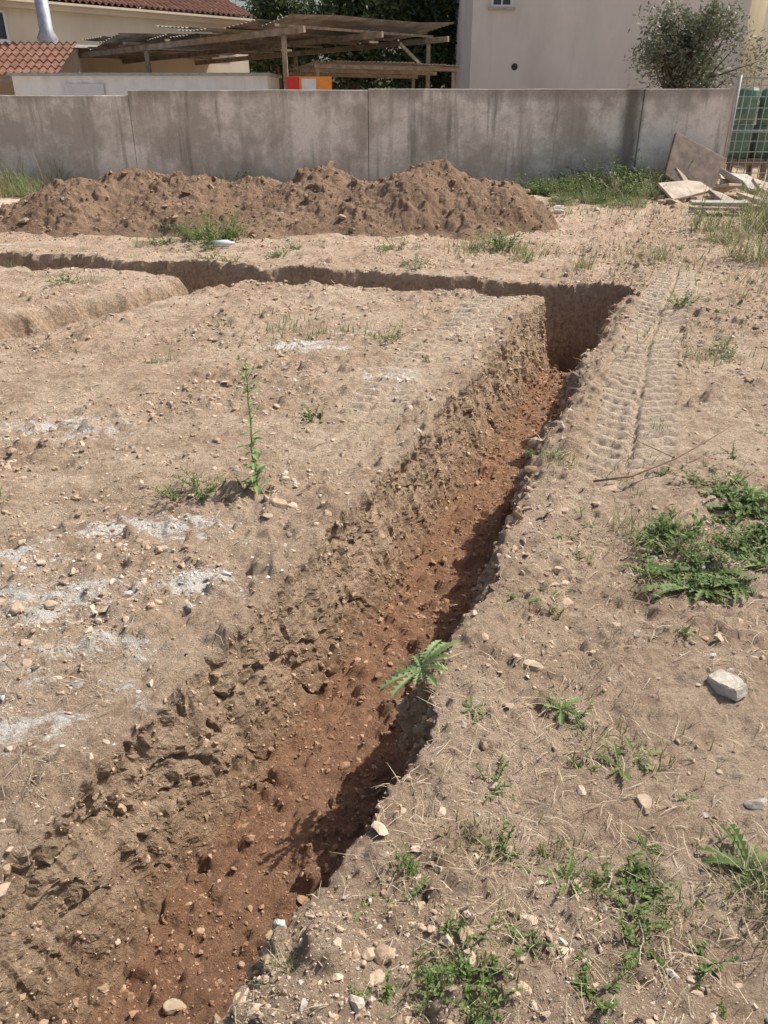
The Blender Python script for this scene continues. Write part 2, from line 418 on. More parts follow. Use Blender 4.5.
P=np.stack([pxx,py,hz+R*.08],-1)
deep=ff_>.9; bigm=R>.007
scatter('gravel',P[~deep&~bigm],R[~deep&~bigm],M_peb,1,'loose pebbles and soil crumbs')
scatter('rubble',P[~deep&bigm],R[~deep&bigm],M_peb,2,'small stones and hard soil lumps')
ok=np.where((f>.99)&(YY>.6)&(YY<8.4)&(E>.9)); pk=rng.integers(0,len(ok[0]),5000)
fx,fy,fz=XX[ok][pk],YY[ok][pk],Z[ok][pk]
Rf=np.minimum((.0018+.0009*fy)*(1-rng.random(len(fx))*.997)**(-.40),.020)
scatter('soil_clods',np.stack([fx,fy,fz+Rf*.05],-1),Rf,M_redpeb,2,'reddish crumbs on the trench floor')
ok=np.where((f>.03)&(f<.97)&(YY>.6)&(YY<8.4)&(E>.9)&(isw>0)); pk=rng.integers(0,len(ok[0]),2600)
fx,fy,fz=XX[ok][pk],YY[ok][pk],Z[ok][pk]
Rf=np.minimum((.0016+.0008*fy)*(1-rng.random(len(fx))*.997)**(-.40),.015)
scatter('wall_crumbs',np.stack([fx,fy,fz-Rf*.3],-1),Rf,M_walll,2,'stones and crumbs stuck in the trench side',1.0)
ok=np.where((f>.001)&(f<.5)&(YY>.6)&(YY<8.4)&(E>.9)&(isw<0)); pk=rng.integers(0,len(ok[0]),2600)
fx,fy,fz=XX[ok][pk],YY[ok][pk],Z[ok][pk]
Rf=np.minimum((.003+.0014*fy)*(1-rng.random(len(fx))*.997)**(-.44),.034)
scatter('rim_crumbs',np.stack([fx,fy,fz],-1),Rf,M_walll,2,'crumbling soil lumps along the trench lip',.9)
n=2600; px2=rng.uniform(-6.5,3.2,n); py2=rng.uniform(10.9,14.2,n); mh=mound_h(px2,py2); k=mh>0
px2,py2,mh=px2[k],py2[k],mh[k]; R=.011*(1-rng.random(len(mh))*.99)**(-.42)
scatter('heap_clods',np.stack([px2,py2,mh+R*.2],-1),R,M_heap,2,'earth lumps on the soil heap')
Pc=[];Rc=[]
for cx,cy,rx,ry,w in CH[:7]:
    m_=int(150*w); xs=rng.normal(cx,rx*.7,m_); yv=rng.normal(cy,ry*.7,m_); h_,f_=H(xs,yv); 
    r_=(.0012+.0006*cy)*(1-rng.random(m_)*.98)**(-.42)
    for i in range(m_):
        if f_[i]<.02: Pc.append((xs[i],yv[i],h_[i]+r_[i]*.1)); Rc.append(r_[i])
scatter('chalk_crumbs',np.array(Pc),np.array(Rc),M_chalk,1,'white plaster and chalk crumbs',.5)
# ------------------------------------------------------------ individual stones
def stone_mesh(nm,mat,seed,flat=.6,npl=12):
    v,f0=ico(4); r=np.random.default_rng(seed)
    for _ in range(npl):
        nrm=r.normal(size=3); nrm/=np.linalg.norm(nrm); d0=r.uniform(.42,.82)
        dd=v@nrm; v=v-np.maximum(dd-d0,0)[:,None]*nrm[None,:]
    sc=np.array([1.15,r.uniform(.7,.95),flat*1.15]); v=v*sc
    v=v*(1+.12*(fbm(v[:,0]*2.5+v[:,2]*3+9,v[:,1]*2.5+5,5,seed,.6)-.5)[:,None]*2)
    return mesh_arrays(nm,v,f0,[mat],True)
SM={'t':[stone_mesh('stone',M_s_tan,i) for i in range(4)],'g':[stone_mesh('stone',M_s_grey,i+10) for i in range(3)],'w':[stone_mesh('stone',M_s_white,i+20,.5) for i in range(3)]}
def stone(x,y,r,k,label,cat='stone',z=None,rot=None,asp=1):
    o=add('stone',random.choice(SM[k]),label,cat,group='stones lying on the soil')
    zz=(Hz(x,y) if z is None else z); o.location=(x,y,zz+r*.12); o.scale=(r,r*asp,r)
    o.rotation_euler=(random.uniform(-.2,.2),random.uniform(-.2,.2),random.uniform(0,6.28) if rot is None else rot)
    return o
LT='tan stone lying on loose dry soil'; LG='grey stone half sunk in dry soil'; LW='pale limestone chip on dry soil'
# flat angular fragment: irregular prism with chipped, noisy edges
def fragment(x,y,w,d,h,rz,label):
    r=random.Random(12); bm=bmesh.new()
    pts=[(-w*.5,-d*.35),(-w*.1,-d*.5),(w*.48,-d*.38),(w*.5,d*.25),(w*.2,d*.5),(-w*.42,d*.42)]
    lo_=[bm.verts.new((px*1.06,py*1.06,0)) for px,py in pts]; hi=[bm.verts.new((px*r.uniform(.86,.97),py*r.uniform(.86,.97),h*r.uniform(.75,1.1))) for px,py in pts]
    bm.faces.new(list(reversed(lo_))); bm.faces.new(hi)
    for i in range(6): bm.faces.new((lo_[i],lo_[(i+1)%6],hi[(i+1)%6],hi[i]))
    bmesh.ops.bevel(bm,geom=list(bm.edges),offset=h*.10,segments=1,affect='EDGES')
    bmesh.ops.triangulate(bm,faces=list(bm.faces)); bmesh.ops.subdivide_edges(bm,edges=list(bm.edges),cuts=3)
    for v in bm.verts: v.co+=Vector((r.uniform(-1,1),r.uniform(-1,1),r.uniform(-1,1)))*h*.03
    me_=bpy.data.meshes.new('stone'); bm.to_mesh(me_); bm.free(); me_.materials.append(M_s_white)
    o=add('stone',me_,label,'stone'); o.location=(x,y,Hz(x,y)-.004); o.rotation_euler=(.10,-.12,rz)
fragment(1.09,1.93,.115,.085,.040,-1.0,'pale flat angular stone fragment on the bank')
stone(.99,1.47,.034,'g','grey rounded stone on the bank')
stone(-.55,1.22,.034,'t','tan stone on the red trench floor'); stone(.69,1.46,.036,'t',LT); stone(-.48,3.2,.05,'t','brown clod beside the trench edge'); stone(-.53,3.08,.03,'t',LT)
stone(.50,2.02,.045,'t','flat tan stone at the trench edge'); stone(-.71,2.36,.026,'g',LG); stone(.88,2.2,.022,'g',LG)
stone(1.06,3.36,.055,'t','earthy tan clod beside a twig'); stone(-1.33,2.35,.035,'t',LT); stone(-1.12,3.0,.022,'w',LW); stone(-.93,3.03,.02,'w',LW)
stone(.40,1.10,.016,'w',LW); stone(.62,1.02,.014,'w',LW); stone(.80,.93,.028,'w',LW)
for i in range(40):
    y=.8*math.exp(random.random()*math.log(12)); x=random.uniform(-1,1)*(.6+.5*y)
    h_,f_=H(x,y)
    if .02<f_[0]<.985: continue
    kk=random.choice('tttttgw'); r=random.uniform(.006,.013)*(1+.28*y)
    if f_[0]>.9: kk='t'
    stone(x,y,r,kk,{'t':LT,'g':LG,'w':LW}[kk])
# ------------------------------------------------------------ plants
def grass_tuft(n,h,spread,drymix=.2,seed=0,w=.004):
    r=random.Random(seed); b=MB()
    for i in range(n):
        a=r.uniform(0,6.28); q=spread*math.sqrt(r.random()); L=h*r.uniform(.35,1.15)
        b.leaf((math.cos(a)*q,math.sin(a)*q,-.01),r.uniform(0,6.28),r.uniform(.6,1.5),L,w*r.uniform(.6,1.3),r.uniform(.2,1.6),4,'blade',1 if r.random()<drymix else 0,.2)
    return b.mesh('grass_tuft',[M_grass,M_dry])
def rosette(n,L,W,seed=0,mat=M_weed,seg=14,el=(.15,.9)):
    r=random.Random(seed); b=MB()
    for i in range(n):
        b.leaf((0,0,0),i*2.4+r.uniform(-.4,.4),r.uniform(*el),L*r.uniform(.45,1.15),W*r.uniform(.6,1.1),r.uniform(.4,1.4),seg,'lobed',0,.25)
    return b.mesh('weed_plant',[mat])
def bushy(n,h,spread,leafL,seed=0,mat=M_weed):
    r=random.Random(seed); b=MB()
    for i in range(n):
        a=r.uniform(0,6.28); q=spread*.45*math.sqrt(r.random()); p=Vector((math.cos(a)*q,math.sin(a)*q,-.01))
        az=a+r.uniform(-.5,.5); el=r.uniform(.5,1.45); L=h*r.uniform(.35,1.2); pts=[p.copy()]; e=el
        for k_ in range(6):
            p=p+Vector((math.cos(az)*math.cos(e),math.sin(az)*math.cos(e),math.sin(e)))*(L/6); e-=r.uniform(-.05,.22); az+=r.uniform(-.2,.2); pts.append(p.copy())
        b.tube(pts,[.0022*(1-j/8) for j in range(7)],4,0,False)
        for j in range(1,7):
            for t in range(r.randint(1,3)):
                b.leaf(pts[j],r.uniform(0,6.28),r.uniform(-.1,1),leafL*r.uniform(.5,1.3)*(1-j/12),leafL*.26,r.uniform(.2,.9),3,'lance',0,.2)
    return b.mesh('weed_plant',[mat])
def tall_weed(h,seed=0):
    r=random.Random(seed); b=MB(); pts=[];p=Vector((0,0,-.02)); n_=14
    for k_ in range(n_+1):
        pts.append(p.copy()); p=p+Vector((r.uniform(-.009,.005),r.uniform(-.006,.006),h/n_))
    b.tube(pts,[.0055*(1-.7*j/n_) for j in range(n_+1)],6,0,False)
    for j in range(1,n_+1):
        t=j/n_
        for q in range(r.randint(4,7)):
            pp=pts[j-1].lerp(pts[j],r.random()); L=.085*(1-.5*t)*r.uniform(.5,1.25)
            b.leaf(pp,r.uniform(0,6.28),r.uniform(.2,1.1),L,L*.32,r.uniform(.3,1.4),4,'lance',0,.2)
        if j>3 and r.random()<.7:
            az=r.uniform(0,6.28); q0=pts[j]; q1=q0+Vector((math.cos(az)*.03,math.sin(az)*.03,.05))
            b.tube([q0,q1],[.0018,.0009],4,0,False)
            for z_ in range(4): b.leaf(q1,r.uniform(0,6.28),r.uniform(.4,1.2),.026,.010,.3,3,'lance')
    return b.mesh('weed_plant',[M_thistle])
T_g=[grass_tuft(45,.13,.06,.3,i,.0035) for i in range(4)]; T_gs=[grass_tuft(22,.07,.05,.4,i+9,.0025) for i in range(4)]; T_dry=[grass_tuft(45,.12,.08,.9,i+20,.003) for i in range(2)]
T_gt=[grass_tuft(110,.38,.16,.3,i+30,.007) for i in range(3)]
T_td=[grass_tuft(60,.5,.14,.95,i+60,.006) for i in range(2)]
T_b=[bushy(14,.16,.14,.04,i) for i in range(4)]; T_bs=[bushy(7,.08,.06,.026,i+5) for i in range(4)]; T_bl=[bushy(26,.36,.3,.075,i+15) for i in range(3)]
T_bw=[bushy(10,.12,.12,.065,i+45) for i in range(3)]
T_r=[rosette(18,.13,.032,i) for i in range(3)]; T_rs=[rosette(9,.07,.019,i+5) for i in range(3)]
def plant(me_,x,y,label,cat='weed',sc=1,grp='weeds growing in the dry soil',z=None,nm=None):
    o=add(nm or me_.name.split('.')[0],me_,label,cat,group=grp); o.location=(x,y,(Hz(x,y) if z is None else z)-.004); o.rotation_euler=(0,0,random.uniform(0,6.28)); o.scale=(sc,sc,sc*random.uniform(.8,1.15)); return o
LGT='green grass tuft in dry soil'; LBW='low leafy green weed in dry soil'; LRW='flat rosette weed with toothed leaves'; LDT='straw coloured dry grass tuft'
plant(tall_weed(.74,3),-.60,3.36,'tall single stemmed green weed beside trench',grp=None)
o=add('thistle_plant',rosette(22,.15,.036,44,M_thistle,15,(.1,1.1)),'spiky pale green thistle at the trench edge','thistle'); o.location=(.12,1.95,max(Hz(.13,1.95),-.02)+.02); o.rotation_euler=(-.05,-.2,.4)
for (x,y,s_) in [(1.15,2.50,1.3),(1.26,2.58,1.2),(1.05,2.62,.9),(1.22,2.48,1.0),(1.64,3.15,1.4),(1.72,3.28,1.3),(1.58,3.24,1.0),(1.42,2.72,1.0),(1.34,2.5,.9),(1.5,2.62,.9)]:
    plant(random.choice(T_r),x,y,'ragged leafy dandelion like rosette on bank',sc=s_)
for (cx,cy,sx_,n_) in [(1.18,2.55,.08,7),(1.62,3.15,.09,7),(1.10,2.92,.09,8),(1.40,2.78,.12,9),(1.6,2.85,.10,6)]:
    for i in range(n_):
        plant(random.choice(T_b+T_bw+T_g+T_g),random.gauss(cx,sx_),random.gauss(cy,sx_),LBW,sc=random.uniform(.55,1.15))
for (x,y) in [(1.3,3.0),(1.4,2.5),(1.0,2.8),(1.25,2.8)]: plant(random.choice(T_dry),x,y,LDT,'grass tuft',.9)
for (x,y) in [(.85,3.65),(.92,3.58),(.8,3.72),(.88,3.7)]: plant(random.choice(T_g+T_bs),x,y,LGT,'grass tuft',.9)
for (x,y,T,l,s_) in [(1.42,4.0,T_dry,LDT,1),(1.55,4.1,T_g,LGT,.8),(2.34,5.5,T_g,LGT,1),(2.5,5.6,T_b,LBW,1),(2.2,5.45,T_dry,LDT,1),(.05,6.0,T_b,LBW,1.1),(-.8,6.45,T_g,LGT,1.4),(-.7,6.35,T_dry,LDT,1.4),(-.5,6.3,T_g,LGT,1.2),(-.3,6.4,T_dry,LDT,1.2),(-.6,6.6,T_gs,LGT,1.6),(-.1,6.35,T_gs,LGT,1.4),
    (-1.56,5.6,T_g,LGT,1.1),(-1.7,5.55,T_bs,LBW,1),(-1.95,5.7,T_dry,LDT,1.2),(-.4,4.27,T_bs,LBW,1.3),(-.42,4.3,T_bs,LBW,1),(-1.1,6.9,T_bs,LBW,1.3),(-.9,3.36,T_bs,LBW,1.2),(-.78,3.42,T_g,LGT,.6),(-1.0,3.3,T_bs,LBW,1.3),(-.68,3.4,T_bs,LBW,1.1),(-1.15,3.3,T_dry,LDT,.8),(-.85,3.28,T_b,LBW,.7),(-.72,3.3,T_g,LGT,.7),(-1.3,3.45,T_dry,LDT,.9),(-.62,3.45,T_g,LGT,.6),
    (1.45,10.15,T_bl,LBW,1.1),(1.2,10.4,T_gt,LGT,.9),(1.7,10.3,T_g,LGT,1.5),(-3.12,10.6,T_gt,LGT,.8),(-2.9,10.7,T_bl,LBW,.7),(-2.3,10.9,T_bl,'tall green weeds at the foot of soil heap',1.6),(-2.15,11.0,T_gt,LGT,1.6),(-2.5,10.9,T_bl,LBW,1.1),(-3.07,8.25,T_g,LGT,1.5),(-3.3,8.2,T_b,LBW,1.2),
    (.54,1.83,T_r,LRW,.6),(.57,1.78,T_bs,LBW,.9),(.66,1.6,T_rs,LRW,1.2),(.72,1.64,T_rs,LRW,1),(.52,2.4,T_bs,LBW,1.2),(.26,1.79,T_rs,LRW,.8),(.60,2.45,T_gs,LGT,1),(.56,1.60,T_bs,LBW,.7),
    (.56,1.21,T_b,LBW,.6),(.62,1.17,T_b,LBW,.5),(.50,1.25,T_g,LGT,.5),(.66,1.26,T_g,LGT,.5),(.53,1.15,T_gs,LGT,.8),(.60,1.24,T_bw,LBW,.5),(.145,1.05,T_b,LBW,.6),(.20,1.01,T_bs,LBW,.9),(.11,.98,T_r,LRW,.5),(.24,1.07,T_g,LGT,.5),(.18,.94,T_b,LBW,.6),(.12,1.1,T_gs,LGT,.8),(.32,1.12,T_dry,LDT,.6),(.46,1.05,T_dry,LDT,.5),(.7,1.12,T_dry,LDT,.6),(.05,1.12,T_dry,LDT,.5),(.68,1.04,T_bs,LBW,.8),
    (.29,1.325,T_bs,LBW,1),(.06,1.24,T_g,LGT,.6),(.09,1.22,T_bs,LBW,1),(.43,1.35,T_gs,LGT,1),(.36,1.38,T_gs,LGT,.8),(.25,1.37,T_gs,LDT,.8),(.57,1.09,T_bs,LBW,1),(.62,1.07,T_gs,LBW,.9),(.43,.96,T_bs,LBW,1),(.89,1.27,T_r,LRW,.9),(.93,1.24,T_g,LGT,1),(.9,1.16,T_dry,LDT,1.2),(.86,1.2,T_dry,LDT,1),(-.20,.99,T_g,LDT,.6),
    (2.6,6.9,T_bl,LBW,.6),(2.2,8.9,T_gt,LGT,.6),(3.4,7.5,T_g,LGT,1.5),(3.2,9.4,T_gt,LGT,.7),(.3,8.9,T_b,LBW,1.3),(-1.0,9.6,T_g,LDT,1),(2.7,5.2,T_dry,LDT,1),(-4.2,9.1,T_g,LGT,1.2),(-2.2,9.3,T_dry,LDT,1.2)]:
    plant(random.choice(T),x,y,l,'grass tuft' if 'tuft' in l else 'weed',s_)
for i in range(75):
    y=.85*math.exp(random.random()*math.log(10)); x=(.385*y-.5)+abs(random.gauss(0,.6))*(.6+.3*y)
    h_,f_=H(x,y)
    if f_[0]>.02: continue
    plant(random.choice(T_gs+T_rs+T_bs+T_bs+T_dry),x,y,'small straggly weed seedling on the bank',sc=random.uniform(.4,.9)*(1+.05*y))
for i in range(40):
    y=random.uniform(2.6,10); x=.385*y-1.6-random.random()*y*.8
    h_,f_=H(x,y)
    if f_[0]>.02: continue
    plant(random.choice(T_gs+T_bs+T_dry),x,y,'small sparse weed on pale packed soil',sc=random.uniform(.5,1.2))
for i in range(34):
    x=random.uniform(-6,4.5); y=random.uniform(9.2,10.7)
    plant(random.choice(T_gs+T_g+T_dry+T_b),x,y,'small scattered weed near the soil heap',sc=random.uniform(.7,1.5))
clump=[(3.4,16.6,1.3),(3.9,15.6,.8),(4.4,16.9,1.9),(4.9,16.0,1.1),(5.2,17.0,1.6),(4.2,14.8,.7),(3.1,15.2,.6)]
for i in range(80):
    cx,cy,s0=random.choice(clump); x=random.gauss(cx,.28); y=min(17.25,random.gauss(cy,.25))
    plant(random.choice(T_gt+T_bl+T_bl+T_td),x,y,'tall green grass growing at the wall base','grass',s0*random.uniform(.7,1.25))
for i in range(75):
    x=random.uniform(4.0,7.8); y=random.uniform(8.8,16)
    if x<.42*y-.3 or (y>12.5 and x<.50*y-.9): continue
    plant(random.choice(T_gt+T_bl+T_td),x,y,'ragged grass and dry stems beside rubble','grass',random.uniform(.9,2.2))
for i in range(14):
    plant(random.choice(T_gt),random.uniform(-8.8,-6.3),random.uniform(15.5,17.3),'tall green grass growing at the wall base','grass',random.uniform(1.2,2.2))
for i in range(10):
    plant(random.choice(T_gt+T_bl),random.uniform(-3.4,2.6),random.uniform(15.6,17.3),'tall green grass growing at the wall base','grass',random.uniform(.9,2.1))
def straw(n,name,mat,label):
    y=.7*np.exp(rng.random(n)*math.log(20)); x=rng.uniform(-1,1,n)*(.7+.55*y)
    kp=rng.random(n)<sst(.45,.62,fbm(x*1.6,y*1.6,4,202))*.9+np.where(x-K*y>-.6,.20,.10)
    x,y=x[kp],y[kp]; h_,f_=H(x,y); k=f_<.02; x,y,h_=x[k],y[k],h_[k]; n=len(x)
    az=rng.uniform(0,6.28,n); L=rng.uniform(.015,.075,n)*(.7+.25*y); w=.0004+.00035*y
    a=np.stack([np.cos(az),np.sin(az),rng.uniform(-.05,.2,n)],-1); s=np.stack([-np.sin(az),np.cos(az),np.zeros(n)],-1)
    p=np.stack([x,y,h_+.008],-1); q=p+a*L[:,None]*.5+np.array([0,0,.005]); e=p+a*L[:,None]+s*(L*rng.uniform(-.2,.2,n))[:,None]
    sw=s*w[:,None]
    V=np.stack([p-sw,p+sw,q+sw,q-sw,e+sw*.4,e-sw*.4],1).reshape(-1,3); b=np.arange(n)[:,None]*6
    F=np.concatenate([b+np.array([[0,1,2,3]]),b+np.array([[3,2,4,5]])])
    add(name,mesh_arrays(name,V,F,[mat]),label,kind='stuff')
straw(11000,'dry_straw',M_dry,'scattered dry grass stalks')
def moss(n):
    C=[(.56,1.18,.14,.1),(.16,1.02,.1,.09),(.35,1.33,.16,.06),(1.3,2.8,.33,.25),(.95,3.6,.3,.3),(-.6,6.4,.6,.5),(2.4,5.5,.6,.6),(.9,1.2,.14,.12),(4.6,15.8,1,1),(5.2,12,.6,1.6),(1.45,10.2,.7,.6),(2.9,9.6,1.2,1.2),(3.0,13.6,1.2,1.2),(.7,1.7,.2,.25),(4.0,8,.8,1.2)]
    Vv=[];Fv=[]
    for cx,cy,rx,ry in C:
        x=rng.normal(cx,rx*.6,n); y=rng.normal(cy,ry*.6,n); h_,f_=H(x,y); g_=fbm(x*9/(1+.3*cy),y*9/(1+.3*cy),3,220)
        for i in range(n):
            if f_[i]>.02 or g_[i]<.5: continue
            L=rng.uniform(.008,.026)*(1+.35*min(cy,12)); w=L*.07; az=rng.uniform(0,6.28); dx,dy=math.cos(az),math.sin(az); o=len(Vv); ln=rng.uniform(.1,1.2)
            Vv+= [(x[i]-dy*w,y[i]+dx*w,h_[i]-.003),(x[i]+dy*w,y[i]-dx*w,h_[i]-.003),(x[i]+dx*L*ln,y[i]+dy*L*ln,h_[i]+L)]; Fv.append((o,o+1,o+2))
    add('grass',mesh_arrays('grass',np.array(Vv),np.array(Fv),[M_grass]),'short sparse green grass',kind='stuff')
moss(420)
# twig
b=MB(); pts=[(1.0,3.36,Hz(1.0,3.36)+.03),(1.2,3.42,Hz(1.2,3.42)+.05),(1.45,3.55,Hz(1.45,3.55)+.07),(1.7,3.75,Hz(1.7,3.75)+.1),(1.95,3.98,Hz(1.95,3.98)+.12)]
b.tube(pts,[.006,.005,.004,.003,.0015],6)
b.tube([pts[2],(1.35,3.8,.06),(1.3,4.0,.05)],[.003,.002,.001],5)
add('twig',b.mesh('twig',[M_twig],True),'dry brown forked twig lying on bank','twig')
b=MB(); b.tube([(-2.14,10.2,.10),(-1.96,10.25,.10),(-1.92,10.26,.10),(-1.88,10.27,.10)],[.045,.045,.02,.018],12)
o=add('plastic_bottle',b.mesh('bottle',[plain('white_plastic',(.7,.74,.74),.3,.5,.1)],True),'white plastic bottle lying on the soil','bottle'); o.location.z=Hz(-2,10.25)-.04
# ------------------------------------------------------------ boundary wall
m=N('weathered_render')
v=m.n('ShaderNodeSeparateXYZ'); m.L(m.tc.outputs['Position'],v.inputs[0])
st_=m.noise(1.6,6,.65,m.pos((1,1,.12))); st2=m.noise(5,5,.6,m.pos((1,1,.07)))
c=m.mix(m.ramp(m.noise(.9,9,.7),[(.42,0.0),(.58,1.0)]),(.54,.49,.42),(.92,.86,.77))
c=m.mix(m.ramp(m.noise(4.5,8,.75),[(.52,0.0),(.64,.5)]),c,(.54,.475,.395))
c=m.mix(m.ramp(st_,[(.50,0.0),(.62,.7)]),c,(.42,.37,.31))
c=m.mix(m.ramp(st2,[(.55,0.0),(.66,.7)]),c,(.31,.275,.23))
tt=m.math('SUBTRACT',m.math('ADD',v.outputs[2],m.math('MULTIPLY',m.noise(2.0,6,.7,m.pos((1,1,.15))),.9)),1.25)
c=m.mix(m.ramp(tt,[(.85,0.0),(1.08,.6)]),c,(.34,.30,.26))
dx_=m.math('ABSOLUTE',m.math('SUBTRACT',v.outputs[0],4.95))
sx=m.ramp(m.math('ADD',dx_,m.math('MULTIPLY',m.noise(4,6,.7,m.pos((1,1,.4))),.25)),[(.20,.85),(.40,0.0)])
c=m.mix(sx,c,(.17,.15,.125))
low=m.ramp(m.math('ADD',v.outputs[2],m.math('MULTIPLY',m.noise(3,5),.5)),[(.3,.6),(.95,0.0)])
c=m.mix(low,c,(.42,.34,.26))
c=m.mix(.5,c,m.ramp(m.noise(40,6,.7),[(.3,.6),(.7,1.2)]),'MULTIPLY')
m.color(c); m.bump(m.noise(60,6,.7),.008,.7)
M_wall=m.mat
b=MB()
segs=[(-40,-12.0,1.72,0),(-11.99,-5.09,1.75,.0),(-5.075,-.32,1.84,-.02),(-.308,5.15,1.86,-.015),(5.165,6.90,1.86,-.05)]
for x0,x1,h,dy in segs:
    nseg=int((x1-x0)/.25)+1
    xs=np.linspace(x0,x1,nseg+1)
    rows=[]
    hh=[h+.025*(float(fbm(np.array([x*.9]),np.array([0.]),3,301)[0])-.5) for x in xs]
    rows.append([(x,17.55+dy,-.3) for x in xs]); rows.append([(x,17.55+dy+.01*(float(fbm(np.array([x*.6]),np.array([2.]),3,302)[0])-.5),1.0) for x in xs]); rows.append([(x,17.55+dy,q-.012) for x,q in zip(xs,hh)]); rows.append([(x,17.562+dy,q) for x,q in zip(xs,hh)]); rows.append([(x,17.75+dy,q) for x,q in zip(xs,hh)]); rows.append([(x,17.765+dy,q-.02) for x,q in zip(xs,hh)]); rows.append([(x,17.77+dy,-.3) for x in xs])
    b.quadstrip(rows)
    for e in (0,-1):
        o0=len(b.v); b.v+= [r[e] for r in rows]; b.f.append(tuple(range(o0,o0+len(rows)))); b.m.append(0)
for q in (-12.0,-5.09,-.32,5.15): b.box(q-.05,q+.06,17.6,17.72,-.2,1.70)
add('boundary_wall',b.mesh('boundary_wall',[M_wall]),'long weathered grey rendered wall with vertical joints','wall')
# ------------------------------------------------------------ gate + drums
M_metal=plain('galvanised_steel',(.50,.50,.48),.5,.5,.3,20,.1)
g=add('mesh_gate',None,'galvanised wire mesh gate beside a wall end','gate'); g.location=(7.03,17.6,0)
b=MB()
for x in (0,.95,2.6): b.tube([(x,0,0),(x,0,2.1)],[.035,.035],8)
for z in (.12,1.1,2.05): b.tube([(0,0,z),(2.6,0,z)],[.022,.022],8)
add('frame',b.mesh('frame',[M_metal],True),parent=g)
b=MB()
for i in range(1,18): b.tube([(i*.15,.03,.12),(i*.15,.03,2.05)],[.010,.010],5)
for i in range(1,10): b.tube([(0,.046,.12+i*.2),(2.6,.046,.12+i*.2)],[.009,.009],5)
add('wire_mesh',b.mesh('wire_mesh',[M_metal],True),parent=g)
M_drum=plain('green_plastic',(.13,.25,.16),.45,.4,.3,6); M_lid=plain('pale_lid',(.5,.5,.42),.5,.4,.2)
b=MB(); prof=[(0,.20),(.02,.215),(.2,.22),(.22,.23),(.24,.22),(.44,.22),(.46,.23),(.48,.22),(.62,.215),(.65,.2)]
b.tube([(0,0,z) for z,_ in prof],[r for _,r in prof],20); bodyme=b.mesh('body',[M_drum],True)
b=MB(); b.tube([(0,0,.651),(0,0,.68)],[.18,.16],20); lidme=b.mesh('lid',[M_lid],True)
for (x,y,z) in [(7.8,18.9,.53),(8.3,19.0,.53),(8.8,18.9,.53),(7.82,18.95,1.212),(8.32,18.95,1.212)]:
    e=add('plastic_barrel',None,'green plastic barrel stacked behind a mesh gate','barrel',group='green barrels behind the gate',loc=(x,y,z))
    add('body',bodyme,parent=e); add('lid',lidme,parent=e)
b=MB()
for i in range(8): b.box(7.5+i*.2,7.67+i*.2,18.55,19.35,.50,.53)
for yq in (18.6,18.95,19.3): b.box(7.5,9.07,yq-.04,yq+.04,.40,.498)
for xq in (7.55,8.3,9.0):
    for yq in (18.6,19.3): b.box(xq-.05,xq+.05,yq-.045,yq+.045,-.05,.398)
add('wooden_platform',b.mesh('wooden_platform',[plain('platform_wood',(.25,.19,.14),var=.4)]),'low dark timber platform carrying green barrels','platform')
# ------------------------------------------------------------ debris
M_conc=plain('old_concrete',(.50,.45,.39),var=.35,sc=5); M_board=plain('weathered_board',(.38,.29,.23),var=.45,sc=6); M_sheet=plain('tan_sheet',(.60,.48,.37),var=.4,sc=5)
def slab(name,w,d,t,loc,rot,mat,label,cat,cut=0.0,seed=0):
    r=random.Random(seed); bm=bmesh.new()
    pts=[(-w/2+r.uniform(0,cut),-d/2+r.uniform(0,cut)),(0,-d/2-r.uniform(-cut,cut)*.3),(w/2-r.uniform(0,cut),-d/2+r.uniform(0,cut)),(w/2-r.uniform(0,cut)*.4,0),(w/2-r.uniform(0,cut),d/2-r.uniform(0,cut)),(-w/2+r.uniform(0,cut),d/2-r.uniform(0,cut))]
    vs=[bm.verts.new((x,y,0)) for x,y in pts]; fc=bm.faces.new(vs)
    e=bmesh.ops.extrude_face_region(bm,geom=[fc]); bmesh.ops.translate(bm,verts=[q for q in e['geom'] if isinstance(q,bmesh.types.BMVert)],vec=(0,0,t))
    bmesh.ops.recalc_face_normals(bm,faces=bm.faces); bmesh.ops.bevel(bm,geom=list(bm.edges),offset=min(.008,t*.25),segments=1,affect='EDGES')
    me_=bpy.data.meshes.new(name); bm.to_mesh(me_); bm.free(); me_.materials.append(mat)
    o=add(name,me_,label,cat); o.location=loc; o.rotation_euler=rot; return o
slab('stone_slab',1.25,1.05,.09,(6.15,16.95,.50),(math.radians(66),.30,.05),M_board,'brown stone slab leaning against the wall','slab',.25,3)
slab('broken_board',1.0,.7,.05,(5.5,15.6,.20),(.35,-.15,.4),M_sheet,'broken tan board lying on grass','board',.25,4)
slab('broken_board',.9,.6,.05,(6.1,15.2,.22),(-.2,.25,1.2),M_sheet,'broken tan board tilted on rubble','board',.25,5)
slab('broken_board',.9,.6,.05,(6.8,16.2,.26),(.45,.1,.2),M_conc,'grey cement sheet lying by the wall','board',.15,8)
slab('broken_board',.7,.6,.05,(5.7,16.1,.30),(.8,.3,.9),M_board,'dark broken board tilted against rubble','board',.15,12)
slab('broken_board',.8,.6,.05,(6.5,15.8,.34),(.6,-.3,2.0),M_conc,'grey broken sheet lying on rubble','board',.2,14)
slab('broken_board',.8,.5,.05,(6.3,14.6,.16),(.2,.15,.6),M_sheet,'tan broken sheet lying on rubble','board',.2,15)
slab('broken_board',.7,.5,.06,(5.8,14.3,.14),(.3,-.2,1.6),M_board,'brown broken slab lying on rubble','board',.2,17)
slab('broken_board',.6,.5,.06,(6.95,15.3,.22),(.5,.2,.3),M_sheet,'tan broken slab propped on rubble','board',.2,18)
slab('wooden_plank',1.0,.16,.05,(5.35,13.3,.10),(0,.03,.15),M_board,'dark weathered plank on rubble','plank',.03,6)
